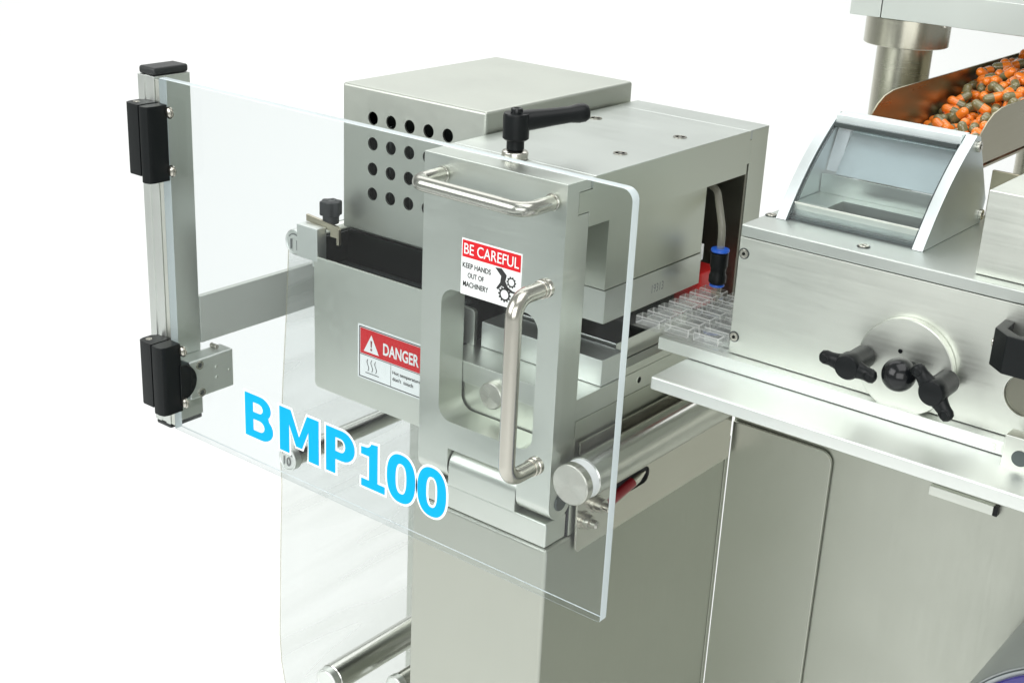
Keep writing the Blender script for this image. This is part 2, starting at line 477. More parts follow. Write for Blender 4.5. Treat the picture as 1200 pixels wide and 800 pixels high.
# frame: beam round the top, back post, top plate
beam = [(0.0700, -0.0337), (0.0868, -0.0337), (0.0868, ZT-0.0005), (0.3125, ZT-0.0005), (0.3125, -0.0330), (0.3150, -0.0330),
        (0.3150, -0.0530), (0.3115, -0.0530), (0.3115, -0.0616), (0.0835, -0.0616), (0.0835, -0.0500), (0.0700, -0.0500)]
part('side_beam', prism('X', beam, 0.3560, 0.3774, 0.0004), 'alu_side', pr)
part('back_post', box(0.2400, 0.3771, 0.3156, 0.3440, -0.1975, ZT-0.0006, 0.0007), 'alu_side', pr)
part('inner_post', box(0.2460, 0.3764, 0.3118, 0.3150, -0.1970, -0.0620, 0.0004), 'hole_grey', pr)  # post coloured dark grey in place of its shade
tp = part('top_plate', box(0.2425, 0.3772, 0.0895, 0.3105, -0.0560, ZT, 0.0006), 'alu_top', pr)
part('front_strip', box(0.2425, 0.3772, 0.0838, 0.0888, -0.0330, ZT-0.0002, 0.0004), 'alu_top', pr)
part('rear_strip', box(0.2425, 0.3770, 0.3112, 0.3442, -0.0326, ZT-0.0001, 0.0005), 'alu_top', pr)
for x, y in ((0.2637, 0.2481), (0.3507, 0.2433), (0.3501, 0.1589)):
    b_ = part('counterbore', plate('Z', [circle(x, y, 0.0056, 30), circle(x, y, 0.0040, 30)], ZT+0.0001, ZT+0.0006, 0.0001), 'screw', pr)
    part('socket_screw', lathe('Z', x, y, [(0, ZT+0.0001), (0.0015, ZT+0.0001), (0.0017, ZT+0.0004), (0.0038, ZT+0.0004)], 24), 'steel', b_)
# dark plates added as shade behind the moulds, with red block and terminal
part('shade_plate', box(0.3300, 0.3340, 0.2640, 0.3110, -0.1970, -0.0620, 0.0004), 'dark_steel', pr)
part('rear_shade_plate', box(0.2460, 0.3300, 0.2700, 0.2740, -0.1970, -0.0620, 0.0004), 'dark_steel', pr)
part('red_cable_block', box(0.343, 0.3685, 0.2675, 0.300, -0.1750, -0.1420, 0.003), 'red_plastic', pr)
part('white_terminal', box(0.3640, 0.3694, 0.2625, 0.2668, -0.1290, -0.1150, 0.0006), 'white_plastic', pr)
part('side_shade_plate', box(0.3340, 0.3345, 0.2640, 0.3110, -0.1960, -0.0630, 0.0001), 'dark_steel', pr)
# door
dprof = [(0.0550, ZT-0.0006), (0.0550, HZ)]
for k in range(1, 18):
    a = math.pi+math.pi*k/18
    dprof.append((HY+0.0145*math.cos(a), HZ+0.0145*math.sin(a)))
dprof += [(0.0830, HZ), (0.0830, -0.0504), (0.0696, -0.0504), (0.0696, -0.0333), (0.0832, -0.0333), (0.0832, ZT-0.0006)]
dm = prism('X', dprof, 0.2432, 0.3776, 0.0006, 2, 40)
open_ = prism('Y', rrect(0.2640, 0.3582, -0.2385, -0.1280, 0.0125, 8), 0.04, 0.0900, 0)
notch = box(0.2750, 0.3455, 0.04, 0.0950, -0.31, -0.2620, 0)
door = part('door', boolean(dm, [open_, notch]), 'alu', pr, 'thick hinged door plate with rounded window opening')
hp = fillet([(0.2628, 0.0545, -0.0395), (0.2628, 0.0215, -0.0395), (0.3655, 0.0215, -0.0402), (0.3655, 0.0545, -0.0402)], 0.011)
dh = part('pull_handle', tube(hp, 0.0056, 24), 'steel_tube', pr, 'polished horizontal pull handle across the top of the door')
for x in (0.2628, 0.3655):
    part('ferrule', cyl('Y', x, -0.0398, 0.0064, 0.0549, 0.0525, 0.0005), 'steel_tube', dh)
# clamp lever
lx, ly = 0.305, 0.0862
lv = part('clamp_lever', join(cyl('Z', lx, ly, 0.0066, ZT+0.0065, ZT+0.0140, 0.0004),
        lathe('Z', lx, ly, [(0, ZT+0.0138), (0.0084, ZT+0.0138), (0.0098, ZT+0.0150), (0.0100, ZT+0.0318), (0.0094, ZT+0.0336), (0, ZT+0.0338)])), 'black_plastic', pr)
e0 = Vector((lx, ly, ZT+0.0270)); e1 = Vector((0.3365, 0.1345, 0.0085))
pts = [e0.lerp(e1, t) for t in (0, 0.2, 0.5, 0.72, 0.84, 0.92, 0.97, 1.0)]
part('lever_arm', tube(pts, 0.005, 20, [0.0080, 0.0076, 0.0066, 0.0062, 0.0072, 0.0070, 0.0055, 0.001]), 'black_plastic', lv)
part('lever_screw', lathe('Z', lx, ly, [(0, ZT+0.0345), (0.002, ZT+0.0345), (0.0022, ZT+0.0372), (0.0043, ZT+0.0372), (0.0046, ZT+0.0366), (0.0046, ZT+0.0337)], 24), 'black_gloss', lv)
part('lever_washer', lathe('Z', lx, ly, [(0, ZT+0.0001), (0.0098, ZT+0.0001), (0.0100, ZT+0.0006), (0.0100, ZT+0.0046), (0.0094, ZT+0.0054), (0.0070, ZT+0.0060), (0, ZT+0.0062)]), 'steel', lv)
# air fitting with its hose
fx, fy, fz = 0.3939, 0.2505, -0.150
ft = part('air_fitting', lathe('Z', fx, fy, [(0, fz+0.010), (0.0058, fz+0.010), (0.0072, fz+0.0115), (0.0072, fz+0.0170), (0.0064, fz+0.0190), (0.0064, fz+0.0235), (0.0072, fz+0.0250), (0.0072, fz+0.0362), (0.0060, fz+0.0372), (0, fz+0.0372)]), 'black_plastic', pr)
for z, k in ((fz+0.0374, 1.0), (fz+0.0078, 0.82)):
    part('collet', lathe('Z', fx, fy, [(0.0035, z), (0.0072*k, z), (0.0077*k, z+0.0008*k), (0.0074*k, z+0.0023*k), (0.0056*k, z+0.0026*k), (0.0038, z+0.0026*k)]), 'blue_plastic', ft)
part('air_hose', tube(fillet([(fx, fy, fz+0.030), (fx, fy, fz+0.056), (0.372, 0.275, -0.070), (0.345, 0.290, -0.066)], 0.016, 8), 0.0030, 16), 'hose', ft)
part('lower_hose', tube([(fx, fy, fz+0.008), (fx, fy, -0.159)], 0.0040, 16), 'hose', ft)
# bracket plate on the right flank, with slot, studs and red cable
sl = []
for k in range(13): sl.append((0.185+0.0075*math.cos(math.radians(-90+15*k)), -0.2965+0.0075*math.sin(math.radians(-90+15*k))))
for k in range(13): sl.append((0.142+0.0075*math.cos(math.radians(90+15*k)), -0.2965+0.0075*math.sin(math.radians(90+15*k))))
bp = part('bracket_plate', plate('X', [[(0.0870, -0.2335), (0.3290, -0.2335), (0.3290, -0.3310), (0.0930, -0.3310), (0.0905, -0.3280)], sl], 0.3790, 0.3808, 0.0003), 'steel', pr)
part('slot_back', box(0.3771, 0.3778, 0.130, 0.198, -0.308, -0.285, 0.0001), 'black_rubber', pr)
rc = part('red_cable', tube([(0.3796, 0.134, -0.3035), (0.3796, 0.168, -0.2975)], 0.0045, 16), 'dark_red', bp)
part('cable_tip', tube([(0.3796, 0.168, -0.2975), (0.3796, 0.176, -0.2962), (0.3796, 0.187, -0.2945)], 0.004, 14, [0.0045, 0.004, 0.001]), 'steel', rc)
for y, z in ((0.1157, -0.2966), (0.0991, -0.3047)):
    st = part('stud', lathe('X', y, z, [(0, 0.3808), (0.0076, 0.3808), (0.0076, 0.3824), (0.0060, 0.3826), (0.0062, 0.3842), (0.0058, 0.3880), (0.0036, 0.3885), (0.0036, 0.3935), (0.0020, 0.3950), (0, 0.3950)], 24), 'screw', pr)

# ================================================================== HEATING UNIT
hu = thing('heating_unit', (0.16, 0.235, -0.275), 'grey sheet metal heater box with rows of round vent holes and danger sign', 'heater')
YH = 0.1326
outer = box(0.0785, 0.2384, YH, 0.3404, -0.1370, -0.0078, 0.0028, 3)
inner = box(0.0803, 0.2366, YH+0.0018, 0.3386, -0.1356, -0.0096, 0)
holes = []
for r_ in range(4):
    for c_ in range(5):
        holes.append(cyl('Y', 0.1150+0.0210*c_, -0.0335-0.0220*r_, 0.0057, YH-0.01, YH+0.008, 0, 28))
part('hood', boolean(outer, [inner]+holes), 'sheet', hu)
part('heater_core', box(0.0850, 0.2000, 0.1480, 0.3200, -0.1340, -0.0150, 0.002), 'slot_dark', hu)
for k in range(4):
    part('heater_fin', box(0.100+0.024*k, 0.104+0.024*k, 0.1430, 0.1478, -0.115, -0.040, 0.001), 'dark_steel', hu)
part('slot_filler', box(0.0830, 0.2360, 0.0985, 0.3350, -0.2700, -0.1680, 0.001), 'slot_dark', hu)  # black box added so the slot looks shaded inside
part('slot_filler_side', box(0.0815, 0.0829, 0.1064, 0.3350, -0.2700, -0.1400, 0.0003), 'slot_dark', hu)  # black sheet closing the slot's left end as shade
part('slot_filler_top', box(0.0830, 0.2360, 0.1345, 0.3350, -0.1675, -0.1385, 0.001), 'slot_dark', hu)  # upper black filler, its colour stands in for the slot's shade
part('slot_rail', box(0.0890, 0.2360, 0.1200, 0.1260, -0.1678, -0.1640, 0.0006), 'dark_steel', hu)
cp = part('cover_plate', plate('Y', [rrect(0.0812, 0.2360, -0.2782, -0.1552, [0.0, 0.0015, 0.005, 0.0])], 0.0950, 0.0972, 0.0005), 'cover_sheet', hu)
part('plate_flange', box(0.0830, 0.2360, 0.0974, 0.1050, -0.2776, -0.2752, 0.0004), 'sheet', hu)
bk = part('roller_bracket', box(0.0600, 0.0858, 0.0946, 0.1060, -0.1600, -0.1302, 0.0008), 'bright', hu)
part('bracket_foot', box(0.0760, 0.0860, 0.0980, 0.1062, -0.1668, -0.1602, 0.0006), 'bright', hu)
part('brass_strip', plate('Y', [[(0.060, -0.1240), (0.098, -0.1275), (0.1005, -0.1300), (0.1005, -0.1440), (0.0975, -0.1440), (0.0975, -0.1380), (0.090, -0.1380), (0.090, -0.1330), (0.060, -0.1300)]], 0.1062, 0.1092, 0.0003), 'brass', hu)
kx, ky = 0.0830, 0.1140
prof = []
star = []
for k in range(48):
    a = 2*math.pi*k/48; star.append((kx+(0.0092+0.0009*math.cos(6*a))*math.cos(a), ky+(0.0092+0.0009*math.cos(6*a))*math.sin(a)))
kb = part('knob', join(prism('Z', star, -0.1215, -0.1085, 0.0014, 2, 50), cyl('Z', kx, ky, 0.0072, -0.1285, -0.1213, 0.0004)), 'black_rubber', hu)
part('knob_recess', lathe('Z', kx, ky, [(0, -0.1083), (0.0022, -0.1083), (0.0028, -0.1081), (0.0040, -0.1084)], 20), 'black_gloss', kb)
# DANGER sign
sx0, sx1, sz0, sz1, sy = 0.1357, 0.2125, -0.2525, -0.2027, 0.0950
sg = part('danger_sign', box(sx0, sx1, sy-0.0004, sy-0.0001, sz0, sz1, 0), 'white_print', hu, 'red and white sign reading DANGER hot temperature')
def flat(axis_u0, u1, v0, v1, t): return box(axis_u0, u1, t-0.00008, t, v0, v1, 0)
def frame(u0, u1, v0, v1, wd, t): return plate('Y', [[(u0, v0), (u1, v0), (u1, v1), (u0, v1)], [(u0+wd, v0+wd), (u1-wd, v0+wd), (u1-wd, v1-wd), (u0+wd, v1-wd)]], t-0.00008, t, 0)
T = sy-0.00045
part('sign_border', frame(sx0+0.0016, sx1-0.0012, sz0+0.0012, sz1-0.0016, 0.0009, T), 'black_print', sg)
part('red_band', flat(sx0+0.0030, sx1-0.0026, -0.2290, sz1-0.0030, T), 'red_print', sg)
part('divider', join(flat(sx0+0.0025, sx1-0.0021, -0.2302, -0.2296, T), flat(0.1748, 0.1752, sz0+0.0021, -0.2303, T)), 'black_print', sg)
T2 = T-0.0002
part('warning_triangle', prism('Y', [(0.1430, -0.2264), (0.1610, -0.2264), (0.1520, -0.2098)], T2, T2-0.00006, 0), 'white_print', sg)
part('exclamation_mark', join(prism('Y', [(0.1511, -0.2150), (0.1530, -0.2150), (0.1526, -0.2212), (0.1515, -0.2212)], T2-0.0002, T2-0.00026, 0), prism('Y', circle(0.15205, -0.2232, 0.0011, 12), T2-0.0002, T2-0.00026, 0)), 'dark_red', sg)
part('danger_lettering', text('DANGER', 'Y', 0.1660, 0.2070, -0.2240, -0.2130, T2, 0.025), 'white_print', sg)
part('sign_lettering', text('Hot temperature', 'Y', 0.1772, 0.2092, -0.2392, -0.2352, T2, 0.008), 'black_print', sg)
part('sign_lettering', text("don't  touch", 'Y', 0.1772, 0.2010, -0.2442, -0.2407, T2, 0.008), 'black_print', sg)
wv = []
for k in range(3):
    x = 0.1480+0.0046*k
    pts = [(x+0.0011*math.sin(t*2*math.pi/10), 0, -0.2440+0.0011*t) for t in range(11)]
    lo = [(p_[0]-0.0003, p_[2]) for p_ in pts]; hi = [(p_[0]+0.0003, p_[2]) for p_ in reversed(pts)]
    wv.append(prism('Y', lo+hi, T2, T2-0.00006, 0))
wv.append(flat(0.1452, 0.1612, -0.2462, -0.2456, T2))
part('heat_pictogram', join(*wv), 'black_print', sg)

# ================================================================== GUIDE ROLLERS
def roller(label, x, y0, y1, z, r, capr, num=None, mat='chrome', ring=False):
    t = thing('guide_roller', (x, y0, z-r), label, 'roller', 'guide rollers of the packing machine')
    part('barrel', cyl('Y', x, z, r, y0+(0.0130 if ring else 0.006), y1, 0.0008, 48), mat, t)
    if ring:
        part('white_bush', lathe('Y', x, z, [(0, y0+0.004), (capr*0.90, y0+0.004), (capr*0.95, y0+0.0046), (capr*0.95, y0+0.0128), (0, y0+0.0128)], 48), 'white_plastic', t)
        cap = part('end_cap', lathe('Y', x, z, [(0, y0-0.0036), (capr*0.95, y0-0.0036), (capr, y0-0.0028), (capr, y0+0.0036), (0, y0+0.0036)], 48), 'turned', t)
    else:
        cap = part('end_cap', lathe('Y', x, z, [(0, y0-0.0015), (capr*0.80, y0-0.0015), (capr*0.84, y0-0.0010), (capr*0.90, y0-0.0018), (capr*0.97, y0-0.0015), (capr, y0-0.0008), (capr, y0+0.0056), (0, y0+0.0056)], 48), 'bright', t)
    if num:
        part('engraved_number', text(num, 'Y', x-capr*0.40, x+capr*0.40, z-capr*0.55, z+capr*0.22, y0-0.0019, 0.0, 0.0003), 'grey_print', cap)
        arc = []
        for k in range(13):
            a = math.radians(35+110*k/12); arc.append((x+capr*0.70*math.cos(a), z+capr*0.70*math.sin(a)))
        for k in reversed(range(13)):
            a = math.radians(35+110*k/12); arc.append((x+capr*0.62*math.cos(a), z+capr*0.62*math.sin(a)))
        part('engraved_arrow', prism('Y', arc, y0-0.0017, y0-0.0020, 0), 'grey_print', cap)
    return t
roller('thick steel roller with turned end cap and white bush beside the press door', 0.3966, 0.0570, 0.2950, -0.2514, 0.0162, 0.0163, None, 'chrome', True)
roller('slim roller with end cap engraved 10 below the danger plate', 0.0400, 0.0995, 0.3000, -0.3670, 0.0095, 0.0118, '10')
roller('short roller with end cap engraved 11 clamped in the bracket', 0.0530, 0.1000, 0.3000, -0.1500, 0.0085, 0.0118, '11')
roller('lowest roller with ringed end cap under the hanging film', 0.0740, 0.1160, 0.3300, -0.6100, 0.0150, 0.0140)
roller('stepped roller just right of the lowest film roller', 0.1080, 0.1800, 0.3300, -0.6330, 0.0110, 0.0120)

# ================================================================== PLASTIC FILM
pf = thing('plastic_film', (0.03, 0.19, -0.68), 'clear crinkled plastic film hanging in a vertical sheet over rollers', 'film')
fp = [(0.0530, -0.1408), (0.0462, -0.1440), (0.0441, -0.1500), (0.0425, -0.1700), (0.0400, -0.2100), (0.0330, -0.2900), (0.0285, -0.3550), (0.0280, -0.3700), (0.0290, -0.4000),
      (0.0262, -0.4600), (0.0240, -0.5200), (0.0225, -0.5700), (0.0240, -0.6000), (0.0290, -0.6250), (0.0400, -0.6500), (0.0600, -0.6750)]
bm = bmesh.new(); rows = []
NY = 24
for i, (x, z) in enumerate(fp):
    row = []
    for k in range(NY+1):
        y = 0.1005+(0.3050-0.1005)*k/NY
        row.append(bm.verts.new((x+0.0008*math.sin(19*z*3+k*0.6)*(1 if 3 < i < 13 else 0), y, z)))
    rows.append(row)
for A, B in zip(rows, rows[1:]):
    for k in range(NY): bm.faces.new((A[k], A[k+1], B[k+1], B[k]))
part('film_web', fin(bm, 70), 'film', pf)
el = [(x-0.0002, z) for x, z in fp]; er = [(x+0.0004, z) for x, z in reversed(fp)]
part('film_edge', prism('Y', el+er, 0.1000, 0.1006, 0), 'hose', pf)

# ================================================================== WORK TABLE
tb = thing('work_table', (0.8, 0.22, -0.25), 'bright aluminium table slab with stepped guide rail on its top', 'table')
part('table_slab', box(0.4255, 1.25, 0.1073, 0.3330, -0.1812, -0.1705, 0.0016, 3), 'bright', tb)
rl = part('guide_rail', box(0.3995, 1.25, 0.1570, 0.3330, -0.1700, -0.1600, 0.0005), 'bright', tb)
part('stamped_number', text('313', 'Y', 0.6640, 0.6790, -0.1685, -0.1625, 0.15695, 0.0, 0.0001), 'alu', rl)
for k in range(8):
    part('guide_strip', box(0.4300, 0.4550, 0.1735+0.0158*k, 0.1755+0.0158*k, -0.1597, -0.1556, 0.0003), 'bright', tb)
cl = part('stop_block', box(0.6760, 0.7000, 0.1430, 0.1562, -0.1760, -0.1480, 0.0012), 'alu', tb)
part('stop_hole', cyl('Y', 0.6880, -0.1620, 0.0055, 0.1432, 0.1424, 0.0002), 'dark_steel', cl)

# ================================================================== BLISTER WEB
bw = thing('blister_web', (0.42, 0.21, -0.155), 'clear plastic blister strip with small formed pockets leaving the moulds', 'blister strip')
part('web_sheet', box(0.3000, 0.4600, 0.1500, 0.2640, -0.1542, -0.1539, 0), 'blister', bw)
pk = None
for c_ in range(3):
    for r_ in range(7):
        x0 = 0.3785+0.0262*c_; y0 = 0.1545+0.0158*r_
        if pk is None:
            pk = part('blister_pocket', box(x0, x0+0.0222, y0, y0+0.0098, -0.1536, -0.1468, 0.0007, 1), 'blister', bw)
            pk.data.materials.append(MAT['blister_edge'])
            pk.data.materials.append(MAT['blister_front'])
            for f in pk.data.polygons:
                if max(abs(c) for c in f.normal) < 0.95: f.material_index = 1
                elif f.normal.y < -0.9: f.material_index = 2
            base = Vector((x0, y0, 0))
        else:
            o = pk.copy(); COL.objects.link(o); o.parent = bw
            o.location = pk.location+Vector((x0, y0, 0))-base

# ================================================================== FEEDING UNIT
fu = thing('feeding_unit', (0.75, 0.25, -0.16), 'aluminium feeding unit with front cover, black wing knobs and glazed hood', 'feeder')
YF = 0.1665; ZL = -0.0588
part('body', box(0.4600, 1.2, YF+0.0035, 0.3320, -0.1597, -0.0684, 0.0005), 'alu', fu)
cv = part('front_cover', plate('Y', [[(0.4560, -0.1594), (1.2, -0.1594), (1.2, -0.0682), (0.4560, -0.0682)], circle(0.6780, -0.1280, 0.0150, 40)], YF, YF+0.0034, 0.0005), 'alu', fu)
part('hole_back', cyl('Y', 0.6780, -0.1280, 0.0147, YF+0.0030, YF+0.0024, 0), 'hole_grey', fu)
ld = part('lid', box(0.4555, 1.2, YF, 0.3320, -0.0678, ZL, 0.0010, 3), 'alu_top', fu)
for x, z in ((0.4603, -0.0804), (0.4595, -0.1460)): recess_screw('Y', x, z, YF, fu)
for x, y in ((0.4600, 0.2033), (0.5451, 0.1810)): recess_screw('Z', x, y, ZL, fu, 0.0048, 1)
# setting disc with knobs
dc = part('setting_disc', cyl('Y', 0.5955, -0.1295, 0.0345, YF-0.0001, YF-0.0072, 0.0006, 72), 'alu', fu)
part('disc_mark', cyl('Y', 0.5915, -0.1185, 0.0016, YF-0.0072, YF-0.0077, 0.0001, 16), 'black_gloss', dc)
def wing_knob(x, z, ang, y0=YF-0.0072):
    hub = lathe('Y', x, z, [(0, y0), (0.0078, y0), (0.0084, y0-0.002), (0.0084, y0-0.018), (0.0096, y0-0.022), (0.0094, y0-0.0285), (0.0082, y0-0.0308), (0.0045, y0-0.0316), (0, y0-0.0317)], 32)
    ca, sa = math.cos(ang), math.sin(ang)
    wings = []
    for s in (-1, 1):
        bm = bmesh.new()
        pts = [(s*0.0050, y0-0.0255, 0.0072), (s*0.0100, y0-0.0260, 0.0056), (s*0.0135, y0-0.0264, 0.0050), (s*0.0175, y0-0.0270, 0.0052), (s*0.0200, y0-0.0272, 0.0043), (s*0.0215, y0-0.0272, 0.0018)]
        rings = []
        for d, yy, rr in pts:
            ring = []
            for k in range(16):
                a = 2*math.pi*k/16
                dy = 0.78*rr*math.sin(a); dt = rr*math.cos(a)
                ring.append(bm.verts.new((x+ca*d-sa*dt, yy+dy, z+sa*d+ca*dt)))
            rings.append(ring)
        for A, B in zip(rings, rings[1:]):
            for k in range(16): bm.faces.new((A[k], A[(k+1) % 16], B[(k+1) % 16], B[k]))
        bm.faces.new(rings[0]); bm.faces.new(rings[-1])
        wings.append(fin(bm, 70))
    k_ = part('wing_knob', join(hub, *wings), 'black_plastic', fu)
    for s in (-1, 1):
        d = s*0.0165
        part('wing_dimple', lathe('Y', x+ca*d, z+sa*d, [(0, y0-0.0296), (0.0018, y0-0.0298), (0.0028, y0-0.0310), (0.0034, y0-0.0306), (0.0034, y0-0.0295)], 16), 'black_plastic', k_)
    return k_
wing_knob(0.5668, -0.1292, math.radians(-7))
wing_knob(0.6277, -0.1300, math.radians(-47))
bl = part('ball_knob', lathe('Y', 0.6008, -0.1272, [(0, 0.1270)]+[(0.0117*math.sin(math.radians(a)), 0.1387-0.0117*math.cos(math.radians(a))) for a in range(12, 160, 8)]+[(0.0036, 0.1510), (0, 0.1510)], 40), 'black_gloss', fu)
part('knob_stem', cyl('Y', 0.6008, -0.1272, 0.0040, 0.1505, YF-0.0070, 0.0002, 20), 'black_plastic', bl)
# black bow handle at the right edge
hx0, hx1, hz0, hz1 = 0.6550, 0.7400, -0.1060, -0.0800
hprof = [(hx0, YF), (hx0+0.001, YF-0.020), (hx0+0.013, YF-0.031), (hx1-0.013, YF-0.031), (hx1-0.001, YF-0.020), (hx1, YF), (hx1-0.007, YF), (hx1-0.008, YF-0.016), (hx1-0.018, YF-0.024), (hx0+0.018, YF-0.024), (hx0+0.008, YF-0.016), (hx0+0.007, YF)]
hd = part('bow_handle', prism('Z', hprof, hz0, hz1, 0.0010, 2), 'black_plastic', fu)
part('handle_screw', cyl('X', YF-0.012, -0.0925, 0.0040, hx0-0.0009, hx0+0.0012, 0.0003, 20), 'screw', hd)
# glazed hood: two bowed side plates, top bar, curved pane
def bow(off=0.0):
    out = []
    for k in range(13):
        t = k/12
        y = 0.1995+(0.2705-0.1995)*t; z = ZL+0.0002+(0.0129-ZL)*t
        bul = 0.0058*math.sin(math.pi*t)
        out.append((y-bul*0.71+off, z+bul*0.70-off*0.5))
    return out
sp = bow()+[(0.2790, 0.0110), (0.2800, 0.0085), (0.3110, -0.0410), (0.3070, ZL+0.0002)]
gl = []
for a, b in ((0.4655, 0.4738), (0.5725, 0.5808)):
    gl.append(part('hood_side', prism('X', sp, a, b, 0.0005, 2, 40), 'anodised', fu))
part('hood_top_bar', box(0.4741, 0.5722, 0.2630, 0.2790, 0.0060, 0.0126, 0.0006), 'anodised', fu)
part('hood_bottom_bar', box(0.4741, 0.5722, 0.2050, 0.2090, ZL+0.0002, ZL+0.0030, 0.0004), 'dark_steel', fu)
a_, b_ = bow(0.0014), bow(0.0034)
part('hood_pane', prism('X', a_[:-2]+list(reversed(b_[:-2])), 0.4752, 0.5711, 0), 'window', fu, 'curved clear pane of the feeding hood')
g0, g1 = bow(0.0011), bow(0.0044)
for xa in (0.4739, 0.5713):
    part('pane_gasket', prism('X', g0[:-1]+list(reversed(g1[:-1])), xa, xa+0.0011, 0), 'dark_steel', fu)
part('pane_gasket', box(0.4752, 0.5711, 0.2596, 0.2628, 0.0030, 0.0068, 0.0003), 'dark_steel', fu)
part('chute_back', prism('X', [(0.2500, -0.0300), (0.2515, -0.0308), (0.2770, 0.0040), (0.2755, 0.0050)], 0.4855, 0.5718, 0), 'anodised', fu)
part('chute_wall', box(0.4745, 0.5718, 0.2500, 0.2516, ZL+0.0003, -0.0312, 0.0003), 'alu', fu)
part('chute_wedge', prism('X', [(0.2560, -0.0300), (0.2770, 0.0045), (0.2700, 0.0045)], 0.4746, 0.4850, 0.0003), 'white_plastic', fu)
part('chute_tray', plate('Z', [[(0.4745, 0.2092), (0.5718, 0.2092), (0.5718, 0.2495), (0.4745, 0.2495)], [(0.5000, 0.2095), (0.5718-0.001, 0.2095), (0.5718-0.001, 0.2380), (0.5000, 0.2380)]], ZL+0.0004, ZL+0.0130, 0.0004), 'alu', fu)
part('tray_floor', box(0.5002, 0.5708, 0.2096, 0.2378, ZL+0.0004, ZL+0.0014, 0), 'dark_steel', fu)
for y, z in ((0.2746, 0.0046), (0.3030, -0.0515)): screw_cap('X', y, z, 0.5808, fu, 0.0040, 1, 0.0024)
# right hand housing
bx = part('drive_housing', box(0.6262, 1.2, 0.1792, 0.2430, ZL+0.0003, -0.0010, 0.0008), 'alu', fu)
screw_cap('X', 0.1900, -0.0480, 0.6260, fu, 0.0034, -1, 0.0022)
recess_screw('Z', 0.6560, 0.2330, -0.0010, fu, 0.0045, 1)
part('recess_plate', box(0.5830, 0.8000, 0.3080, 0.3110, ZL+0.0003, -0.0180, 0.0005), 'hopper_steel', fu)  # plate added to stand in for the shaded recess under the hopper
part('recess_shade', box(0.6100, 0.8000, 0.3120, 0.3310, -0.0500, -0.0060, 0.002), 'black_rubber', fu)  # black box added as the darkness below the hopper wall

# ================================================================== CAPSULE HOPPER
hop = thing('capsule_hopper', (0.528, 0.45, -0.022), 'bent stainless steel hopper trough holding loose capsules', 'hopper')
side = [(0.2960, -0.0165), (0.2960, 0.0020), (0.3030, 0.0085), (0.3120, 0.0152), (0.3230, 0.0202), (0.3380, 0.0228), (0.3500, 0.0232), (0.7000, 0.0232), (0.7000, -0.0165)]
part('left_wall', prism('X', side, 0.4838, 0.4852, 0.0002, 1), 'hopper_steel', hop)
part('right_wall', prism('X', side, 0.5710, 0.5724, 0.0002, 1), 'hopper_steel', hop)
part('trough_floor', box(0.4853, 0.5709, 0.2960, 0.7000, -0.0215, -0.0195, 0.0002), 'hopper_steel', hop)

# loose capsules: settle a sloping heap by pushing overlapping capsules apart
CR, CHL = 0.0041, 0.0050      # radius and half length of the straight part
def heap(n=190):
    rng = np.random.default_rng(11)
    x = rng.uniform(0.4895, 0.5665, n); fr = rng.uniform(0, 1, n)
    y = 0.425-(x-0.485)/0.086*0.115+fr*0.24
    d = y-(0.425-(x-0.485)/0.086*0.115)
    top = np.clip(-0.0120+0.30*d, None, 0.0215)
    z = top-rng.uniform(0, 0.012, n)
    z = np.maximum(z, -0.0150)
    P = np.stack([x, y, z], 1)
    D = rng.normal(size=(n, 3)); D[:, 2] *= 0.45; D /= np.linalg.norm(D, axis=1)[:, None]
    offs = np.array([-1, -0.33, 0.33, 1])*CHL
    for it in range(90):
        S = P[:, None, :]+D[:, None, :]*offs[None, :, None]
        F = np.zeros_like(P)
        flat_ = S.reshape(-1, 3); idx = np.repeat(np.arange(n), 4)
        dv = flat_[:, None, :]-flat_[None, :, :]
        dist = np.sqrt((dv**2).sum(2))+1e-9
        m_ = (dist < 2*CR) & (idx[:, None] != idx[None, :])
        push = np.where(m_, (2*CR-dist)/dist, 0)[:, :, None]*dv*0.12
        tot = push.sum(1)
        np.add.at(F, idx, tot)
        P += F
        tq = np.zeros_like(P); np.add.at(tq, idx, tot*np.tile(offs, n)[:, None]/CHL)
        D += 12*tq; D /= np.linalg.norm(D, axis=1)[:, None]
        dd = P[:, 1]-(0.425-(P[:, 0]-0.485)/0.086*0.115)
        topz = np.clip(-0.0120+0.30*np.maximum(dd, 0), None, 0.0225)
        P[:, 2] += np.where(P[:, 2] > topz, (topz-P[:, 2])*0.25, 0)
        ex = np.abs(D)*CHL
        P[:, 0] = np.clip(P[:, 0], 0.4853+CR+ex[:, 0], 0.5709-CR-ex[:, 0])
        P[:, 2] = np.maximum(P[:, 2], -0.0195+CR+ex[:, 2])
    return P, D
def half(sign):
    r = CR*(1.0 if sign > 0 else 0.955)
    prof = [(0, 0)]
    prof += [(r, 0), (r, CHL)]
    prof += [(r*math.cos(math.radians(a)), CHL+r*math.sin(math.radians(a))) for a in range(15, 90, 15)]
    prof += [(0, CHL+r)]
    me = lathe('Z', 0, 0, [(q, sign*t) for q, t in prof], 14)
    return me
cap_me, body_me = half(1), half(-1)
cap_me.name, body_me.name = 'cap', 'capsule_body'
cap_me.materials.append(MAT['orange_gelatin']); body_me.materials.append(MAT['olive_gelatin'])
P_, D_ = heap()
for p_, d_ in zip(P_, D_):
    t = bpy.data.objects.new('capsule', None); t.empty_display_size = 0.005; COL.objects.link(t)
    t.location = p_; t.rotation_euler = Vector(d_).to_track_quat('Z', 'Y').to_euler()
    t['label'] = 'small two tone orange and olive capsule lying in the steel hopper'
    t['category'] = 'capsule'; t['group'] = 'loose capsules heaped in the hopper'
    for nm, me in (('cap', cap_me), ('capsule_body', body_me)):
        o = bpy.data.objects.new(nm, me); COL.objects.link(o); o.parent = t

